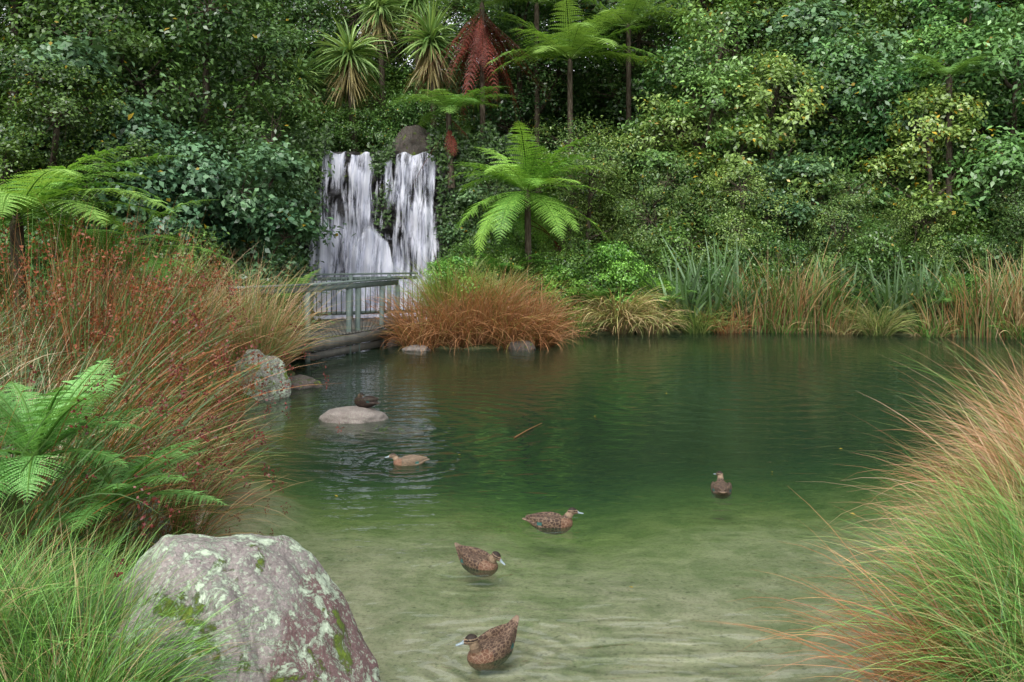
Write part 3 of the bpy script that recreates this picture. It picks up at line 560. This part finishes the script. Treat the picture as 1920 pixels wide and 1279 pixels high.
curtain('curtain_left_inner',-5.5,-4.6,-5.7,-4.1,5.5,0.0,29.95,0.9,FALL,0.8,0.78,sd=8)
curtain('curtain_left_back',-6.4,-4.7,-6.8,-4.2,5.5,0.0,30.1,0.6,FALL,0.4,0.6,sd=2)
curtain('curtain_right',-3.95,-2.45,-4.1,-2.3,5.5,0.0,29.9,0.9,FALL,0.8,0.78,sd=3)
curtain('curtain_right_back',-3.9,-2.5,-4.3,-2.4,5.45,0.0,30.1,0.6,FALL,0.5,0.6,sd=4)
curtain('cascade_centre',-5.2,-3.9,-5.9,-3.1,3.1,0.0,28.8,1.0,FALL,0.9,0.95,sd=5,dome=0.7)
curtain('trickle',-4.5,-3.95,-4.8,-3.8,5.2,2.6,29.6,0.4,FALL,0.48,0.62,nu=30,sd=6)
curtain('base_cascade',-7.0,-2.3,-7.2,-2.1,1.5,-0.05,28.4,0.7,FOAM,0.5,0.8,sd=7,dome=0.2)
B=Bd()
u=np.linspace(0,1,80);UU,VV=np.meshgrid(u,u); x=-7.2+5.2*UU; y=26.0+3*VV; z=0.02+0.35*sst(0.45,0.95,VV)*(0.6+0.4*np.sin(x*5)*np.sin(y*6))
i=(np.arange(79)[:,None]*80+np.arange(79)[None,:]); B.add(np.stack([x,y,z],-1),np.stack([i,i+1,i+81,i+80],-1).reshape(-1,4),np.repeat((0.15+0.8*sst(0.2,0.8,VV)).reshape(-1,1),3,1)); o=B.obj('foam_pool',[FOAM],smooth=True); o.parent=wf

# ---------------------------------------------------------------- boardwalk
def wood(name,c1,c2):
    m,nt,out=newmat(name); g=N(nt,'ShaderNodeNewGeometry'); n=noise_tex(nt,4,6,0.7,g.outputs['Position']); n2=noise_tex(nt,40,3,0.7,g.outputs['Position'])
    c=mixc(nt,0.4,ramp(nt,[(0.3,c1),(0.7,c2)],n.outputs[0]).outputs[0],n2.outputs[0],'OVERLAY')
    p=N(nt,'ShaderNodeBsdfPrincipled'); p.inputs['Roughness'].default_value=0.7; nt.links.new(c,p.inputs['Base Color']); nt.links.new(p.outputs[0],out.inputs[0]); return m
PAINT=wood('grey_green_timber',(0.075,0.105,0.095),(0.13,0.17,0.15)); DECK=wood('weathered_deck',(0.04,0.04,0.035),(0.10,0.095,0.08))
bw=D.objects.new('boardwalk_bridge',None); link(bw)
def part(name,B,mat): o=B.obj(name,[mat]); o.parent=bw; return o
A0=np.array([-5.6,17.6]);A=np.array([-4.35,18.9]);Bp=np.array([-2.85,22.1]); 
zd=0.5
B=Bd()
def P3(p,z): return (p[0],p[1],z)
for p,q in((A0,A),(A,Bp)):
    box(B,P3(p,1.64),P3(q,1.64),0.15,0.045,(1,1,1)); box(B,P3(p,1.54),P3(q,1.54),0.045,0.12,(1,1,1)); 
for t in (0.0,0.42,0.52,0.8,1.0):
    p=A+(Bp-A)*t; box(B,P3(p,-0.3),P3(p,1.478),0.105,0.105,(1,1,1))
for t in (0.3,): p=A0+(A-A0)*t; box(B,P3(p,0.0),P3(p,1.478),0.1,0.1,(1,1,1))
part('near_railing',B,PAINT)
B=Bd(); C=np.array([-7.2,22.6]);Dp=np.array([-2.6,24.4])
for z,w,h in((1.68,0.14,0.045),(1.56,0.045,0.09),(0.64,0.045,0.09)): box(B,P3(C,z),P3(Dp,z),w,h,(1,1,1))
nb=38
for k in range(nb+1):
    p=C+(Dp-C)*k/nb
    if k%8==0: box(B,P3(p-[0,0.08],0.0),P3(p-[0,0.08],1.65),0.1,0.1,(1,1,1))
    else: box(B,P3(p-[0,0.045],0.6),P3(p-[0,0.045],1.6),0.025,0.025,(1,1,1))
part('far_railing',B,PAINT)
B=Bd()
nbd=40
for k in range(nbd):
    t0=k/nbd;t1=(k+0.93)/nbd
    a=A0+(A-A0)*min(1,t0/0.3) if t0<0.3 else A+(Bp-A)*(t0-0.3)/0.7
    a2=A0+(A-A0)*min(1,t1/0.3) if t1<0.3 else A+(Bp-A)*(t1-0.3)/0.7
    b=C+(Dp-C)*t0;b2=C+(Dp-C)*t1
    a=a+(a-b)*0.04; a2=a2+(a2-b2)*0.04
    v=[P3(a,zd),P3(a2,zd),P3(b2,zd),P3(b,zd)]; v2=[(x,y,z-0.05) for x,y,z in v]
    B.add(v+v2,[[0,1,2,3],[7,6,5,4],[0,4,5,1],[1,5,6,2],[2,6,7,3],[3,7,4,0]],(1,1,1))
part('deck',B,DECK)
B=Bd()
off=np.array([0.07,-0.05])
for p,q in((A0,A),(A,Bp)): box(B,P3(p+off,0.33),P3(q+off,0.33),0.05,0.23,(1,1,1))
box(B,P3(A+off*0.3,0.1),P3(Bp+off*0.3,0.1),0.05,0.16,(1,1,1))
part('fascia',B,DECK)

# ---------------------------------------------------------------- ducks
def duck_mat():
    m,nt,out=newmat('duck_plumage'); a=N(nt,'ShaderNodeAttribute',attribute_name='Col'); tc=N(nt,'ShaderNodeTexCoord')
    mp=N(nt,'ShaderNodeMapping'); mp.inputs['Scale'].default_value=(30,46,46); nt.links.new(tc.outputs['Object'],mp.inputs[0])
    v=N(nt,'ShaderNodeTexVoronoi',feature='DISTANCE_TO_EDGE'); v.inputs['Scale'].default_value=1.0; nt.links.new(mp.outputs[0],v.inputs['Vector'])
    e=ramp(nt,[(0.03,1.0),(0.12,0.0)],v.outputs['Distance']).outputs[0]
    n=noise_tex(nt,60,3,0.7,tc.outputs['Object'])
    ef=math_(nt,'MULTIPLY',math_(nt,'MULTIPLY',e,a.outputs['Alpha']),0.7)
    c=mixc(nt,ef,a.outputs['Color'],(0.21,0.145,0.095)); c=mixc(nt,0.6,c,ramp(nt,[(0.3,0.5),(0.65,1.2)],n.outputs[0]).outputs[0],'MULTIPLY')
    p=N(nt,'ShaderNodeBsdfPrincipled'); p.inputs['Roughness'].default_value=0.6; p.inputs['Specular IOR Level'].default_value=0.2; nt.links.new(c,p.inputs['Base Color'])
    b=N(nt,'ShaderNodeBump'); b.inputs['Distance'].default_value=0.004; nt.links.new(v.outputs['Distance'],b.inputs['Height']); nt.links.new(b.outputs[0],p.inputs['Normal'])
    nt.links.new(p.outputs[0],out.inputs[0]); return m
DUCK=duck_mat()
def eye_mat():
    m,nt,out=newmat('duck_eye'); p=N(nt,'ShaderNodeBsdfPrincipled'); p.inputs['Base Color'].default_value=(0.01,0.008,0.006,1); p.inputs['Roughness'].default_value=0.1; nt.links.new(p.outputs[0],out.inputs[0]); return m
EYE=eye_mat()
def loft(bm,rings,sides=20):
    R=[]
    for c,u,v in rings:
        R.append([bm.verts.new(Vector(c)+Vector(u)*math.cos(t)+Vector(v)*math.sin(t)) for t in np.linspace(0,2*np.pi,sides,endpoint=False)])
    for a,b in zip(R[:-1],R[1:]):
        for i in range(sides): bm.faces.new((a[i],a[(i+1)%sides],b[(i+1)%sides],b[i]))
    bm.faces.new(list(reversed(R[0]))); bm.faces.new(R[-1])
def duck(x,y,heading,z=-0.035,neck=None,hyaw=0.0,hpitch=0.0,base=(0.05,0.031,0.023),light=1.0,tailup=0.0,s=1.0,wingup=0.0,feet=False):
    bm=bmesh.new()
    prof=[(-0.275,.016,.005,.080),(-0.25,.032,.008,.077),(-0.215,.048,.016,.070),(-0.17,.070,.038,.050),(-0.11,.092,.062,.034),(-0.04,.106,.078,.026),(0.04,.110,.084,.024),(0.10,.100,.080,.028),(0.145,.082,.068,.034),(0.178,.056,.048,.042),(0.198,.026,.024,.048)]
    loft(bm,[((px,0,zc+max(0,-px-0.12)*tailup),(0,w,0),(0,0,h)) for px,w,h,zc in prof])
    for sg in(-1,1):
        W=[((0.115),.012,.022,.078,.055),(0.07,.022,.050,.084,.058),(0.0,.027,.062,.088,.062),(-0.08,.025,.054,.078,.070),(-0.15,.018,.036,.056,.082),(-0.20,.010,.018,.034,.094),(-0.245,.004,.006,.018,.102)]
        loft(bm,[((px,sg*yo,zo+wingup*max(0,-px)),(0,a,0),(0,0.012*sg*0,b)) for px,a,b,yo,zo in W],14)
    if neck is None: neck=[(0.125,0,.055,.058),(0.155,0,.098,.042),(0.17,0,.135,.033),(0.178,0,.168,.030)]
    pts=[Vector(q[:3]) for q in neck]
    rr=[]
    for i,q in enumerate(neck):
        t=(pts[min(i+1,len(pts)-1)]-pts[max(i-1,0)]).normalized(); u=t.cross(Vector((0,1,0.001))).normalized()*q[3]; v=t.cross(u).normalized()*q[3]*0.92; rr.append((pts[i],u,v))
    loft(bm,rr,16)
    hm=Matrix.Rotation(hyaw,3,'Z')@Matrix.Rotation(hpitch,3,'Y'); hc=pts[-1]+hm@Vector((0.012,0,0.012))
    def H(v): return hc+hm@Vector(v)
    hp=[(-0.044,.010,.010,-.002),(-0.036,.022,.022,.0),(-0.02,.030,.031,.002),(0.0,.0325,.0345,.003),(0.02,.029,.031,.001),(0.036,.021,.023,-.004),(0.046,.0155,.0165,-.008),(0.056,.013,.013,-.010)]
    loft(bm,[(H((a,0,zc)),hm@Vector((0,w,0)),hm@Vector((0,0,h))) for a,w,h,zc in hp],16)
    bl=[(0.040,.013,.013,-.010),(0.055,.013,.0105,-.013),(0.072,.0135,.007,-.017),(0.09,.0145,.0055,-.020),(0.101,.012,.0045,-.021),(0.106,.006,.003,-.021)]
    loft(bm,[(H((a,0,zc)),hm@Vector((0,w,0)),hm@Vector((0,0,h))) for a,w,h,zc in bl],14)
    if feet:
        for sg in(-1,1):
            loft(bm,[((-0.0,sg*.04,-0.03),(.014,0,0),(0,.014,0)),((0.01,sg*.04,-0.075),(.008,0,0),(0,.008,0)),((0.02,sg*.04,-0.105),(.02,0,0),(0,.02,0))],8)
    bmesh.ops.recalc_face_normals(bm,faces=bm.faces)
    me=D.meshes.new('duck'); bm.to_mesh(me); bm.free()
    tmp=D.objects.new('tmp',me); link(tmp)
    r=tmp.modifiers.new('r','REMESH'); r.mode='VOXEL'; r.voxel_size=0.0042
    sm=tmp.modifiers.new('s','SMOOTH'); sm.factor=0.5; sm.iterations=2
    dg=bpy.context.evaluated_depsgraph_get(); dg.update(); m2=D.meshes.new_from_object(tmp.evaluated_get(dg)); D.objects.remove(tmp)
    n=len(m2.vertices); co=np.zeros(n*3,np.float32); m2.vertices.foreach_get('co',co); co=co.reshape(-1,3).astype(float)
    hl=(co-np.array(hc))@np.array(hm)
    rad=np.linalg.norm(hl*np.array([0.8,1,1]),axis=1)
    col=np.tile(np.array([*base,1.0]),(n,1))
    lt=sst(-0.2,0.2,co[:,0])[:,None]; col[:,:3]=col[:,:3]*(1-0.15*lt)
    brst=(co[:,0]>0.09)&(co[:,2]<0.1); col[brst,:3]=np.array([0.11,0.055,0.034])*(0.3 if feet else 1)
    belly=co[:,2]<0.02; col[belly,:3]*=1.15
    tip=(co[:,0]<-0.235); col[tip,:3]=np.array([0.15,0.11,0.08])*(0.3 if feet else 1)
    spec=(np.abs(co[:,1])>.06)&(co[:,0]<-0.09)&(co[:,0]>-0.135)&(co[:,2]>0.045)&(co[:,2]<0.075); col[spec]=(0.03,0.10,0.09,0)
    npos=np.array(pts[-2]); neckr=np.linalg.norm(co-npos,axis=1)<0.045
    col[neckr]=(0.11,0.075,0.05,0.35)
    hd=(rad<0.062)&(hl[:,0]<0.052); col[hd]=(0.21,0.15,0.10,0.0)
    cap=hd&(hl[:,2]>0.0145); col[cap]=(0.028,0.02,0.015,0.0)
    st=hd&(np.abs(hl[:,2]-0.003)<0.005)&(np.abs(hl[:,1])>0.01); col[st]=(0.025,0.017,0.013,0)
    st=hd&(np.abs(hl[:,2]+0.014)<0.003)&(np.abs(hl[:,1])>0.01)&(hl[:,0]>-0.01); col[st]=(0.08,0.055,0.04,0)
    bill=(hl[:,0]>=0.050)&(rad<0.13)&(np.abs(hl[:,1])<0.03)&(np.abs(hl[:,2]+0.015)<0.03); col[bill]=(0.25,0.31,0.34,0.0)
    col[:,:3]*=light
    if feet: col[:,3]*=0.25
    a=m2.attributes.new('Col','FLOAT_COLOR','POINT'); a.data.foreach_set('color',np.clip(col,0,1).astype(np.float32).ravel())
    m2.materials.clear(); m2.materials.append(DUCK)
    m2.polygons.foreach_set('use_smooth',np.ones(len(m2.polygons),bool))
    o=D.objects.new('duck',m2); o.location=(x,y,z); o.rotation_euler=(0,0,heading); o.scale=(s,s,s); link(o)
    bm=bmesh.new()
    for sg in(-1,1): bmesh.ops.create_uvsphere(bm,u_segments=10,v_segments=8,radius=0.0055,matrix=Matrix.Translation(H((0.018,sg*0.0275,0.007))))
    me=D.meshes.new('eyes'); bm.to_mesh(me); bm.free(); me.materials.append(EYE); e=D.objects.new('eyes',me); link(e); e.parent=o
    return o
mid=[(0.12,0,.055,.058),(0.15,0,.095,.044),(0.17,0,.125,.036),(0.185,0,.145,.031)]
tuck=[(0.10,0,.06,.058),(0.115,0,.10,.044),(0.10,0.01,.125,.036),(0.07,0.02,.135,.030)]
duck(-0.13,5.6,math.radians(-130),hyaw=math.radians(-45),hpitch=0.1,tailup=0.7,wingup=0.2,base=(0.065,0.04,0.029),s=0.95)
duck(-0.27,7.12,math.radians(-40),neck=mid,hyaw=math.radians(15),hpitch=0.45,base=(0.055,0.034,0.025),tailup=0.5,wingup=0.15,s=0.93)
duck(0.36,8.1,math.radians(-3),neck=mid,hyaw=math.radians(3),s=0.97,z=-0.028)
duck(2.17,9.2,math.radians(80),neck=mid,hyaw=math.radians(35),s=0.95,base=(0.045,0.03,0.024),z=-0.028)
duck(-1.2,10.3,math.radians(186),neck=[(0.12,0,.055,.058),(0.16,0,.085,.044),(0.175,0,.11,.034),(0.195,0,.128,.030)],light=1.35,base=(0.10,0.075,0.052),s=0.88,z=-0.025)
duck(-2.12,12.85,math.radians(150),z=0.215,neck=tuck,hyaw=math.radians(160),hpitch=0.4,base=(0.03,0.02,0.018),light=0.5,feet=True,s=0.95,tailup=-0.3)

B=Bd(); tube(B,[(0.03,11.6,0.01),(0.2,12.0,0.02),(0.42,12.5,0.015)],[0.012,0.009,0.005],(0.22,0.12,0.05),5); B.obj('floating_twig',[GRS])
B=Bd(); pp=np.array([(0.95,24,0.02),(-0.62,10.7,0.01),(2.9,9.9,0.01),(1.2,13,0.01),(-1.0,15,0.01),(3.2,8.4,0.01),(0.9,6.6,0.01),(-1.8,9,0.01),(2.6,15,0.01),(4.1,11,0.01)])
leaves(B,pp,np.array([0,0,1.0])+0.1*RNG.normal(size=(10,3)),0.05,(0.4,0.3,0.04)); B.obj('floating_leaves',[GRS])

# ---------------------------------------------------------------- light
w=D.worlds.new('World'); scene.world=w; w.use_nodes=True; nt=w.node_tree; nt.nodes.clear()
sky=N(nt,'ShaderNodeTexSky',sky_type='NISHITA'); sky.sun_disc=False; sky.sun_elevation=math.radians(48); sky.sun_rotation=math.radians(200); sky.dust_density=3; sky.air_density=1.0
hs=N(nt,'ShaderNodeHueSaturation'); hs.inputs['Saturation'].default_value=0.2; hs.inputs['Value'].default_value=2.3; nt.links.new(sky.outputs[0],hs.inputs['Color'])
bg=N(nt,'ShaderNodeBackground'); bg.inputs[1].default_value=0.15; nt.links.new(hs.outputs[0],bg.inputs[0]); ow=N(nt,'ShaderNodeOutputWorld'); nt.links.new(bg.outputs[0],ow.inputs[0])
sl=D.lights.new('sun','SUN'); sl.energy=1.9; sl.angle=math.radians(25); sl.color=(1,0.97,0.93)
so=D.objects.new('sun',sl); link(so)
el=math.radians(48); az=math.radians(200)
d=Vector((math.sin(az)*math.cos(el),math.cos(az)*math.cos(el),math.sin(el))); so.rotation_euler=d.to_track_quat('Z','Y').to_euler()
cam=D.cameras.new('camera'); co=D.objects.new('camera',cam); link(co); co.location=(0,0,2.6); co.rotation_euler=(math.radians(90),0,0)
cam.lens=31.2; cam.sensor_width=36; cam.shift_y=-0.099; cam.clip_end=1000; scene.camera=co
scene.view_settings.view_transform='Standard'; scene.view_settings.look='None'; scene.view_settings.exposure=0
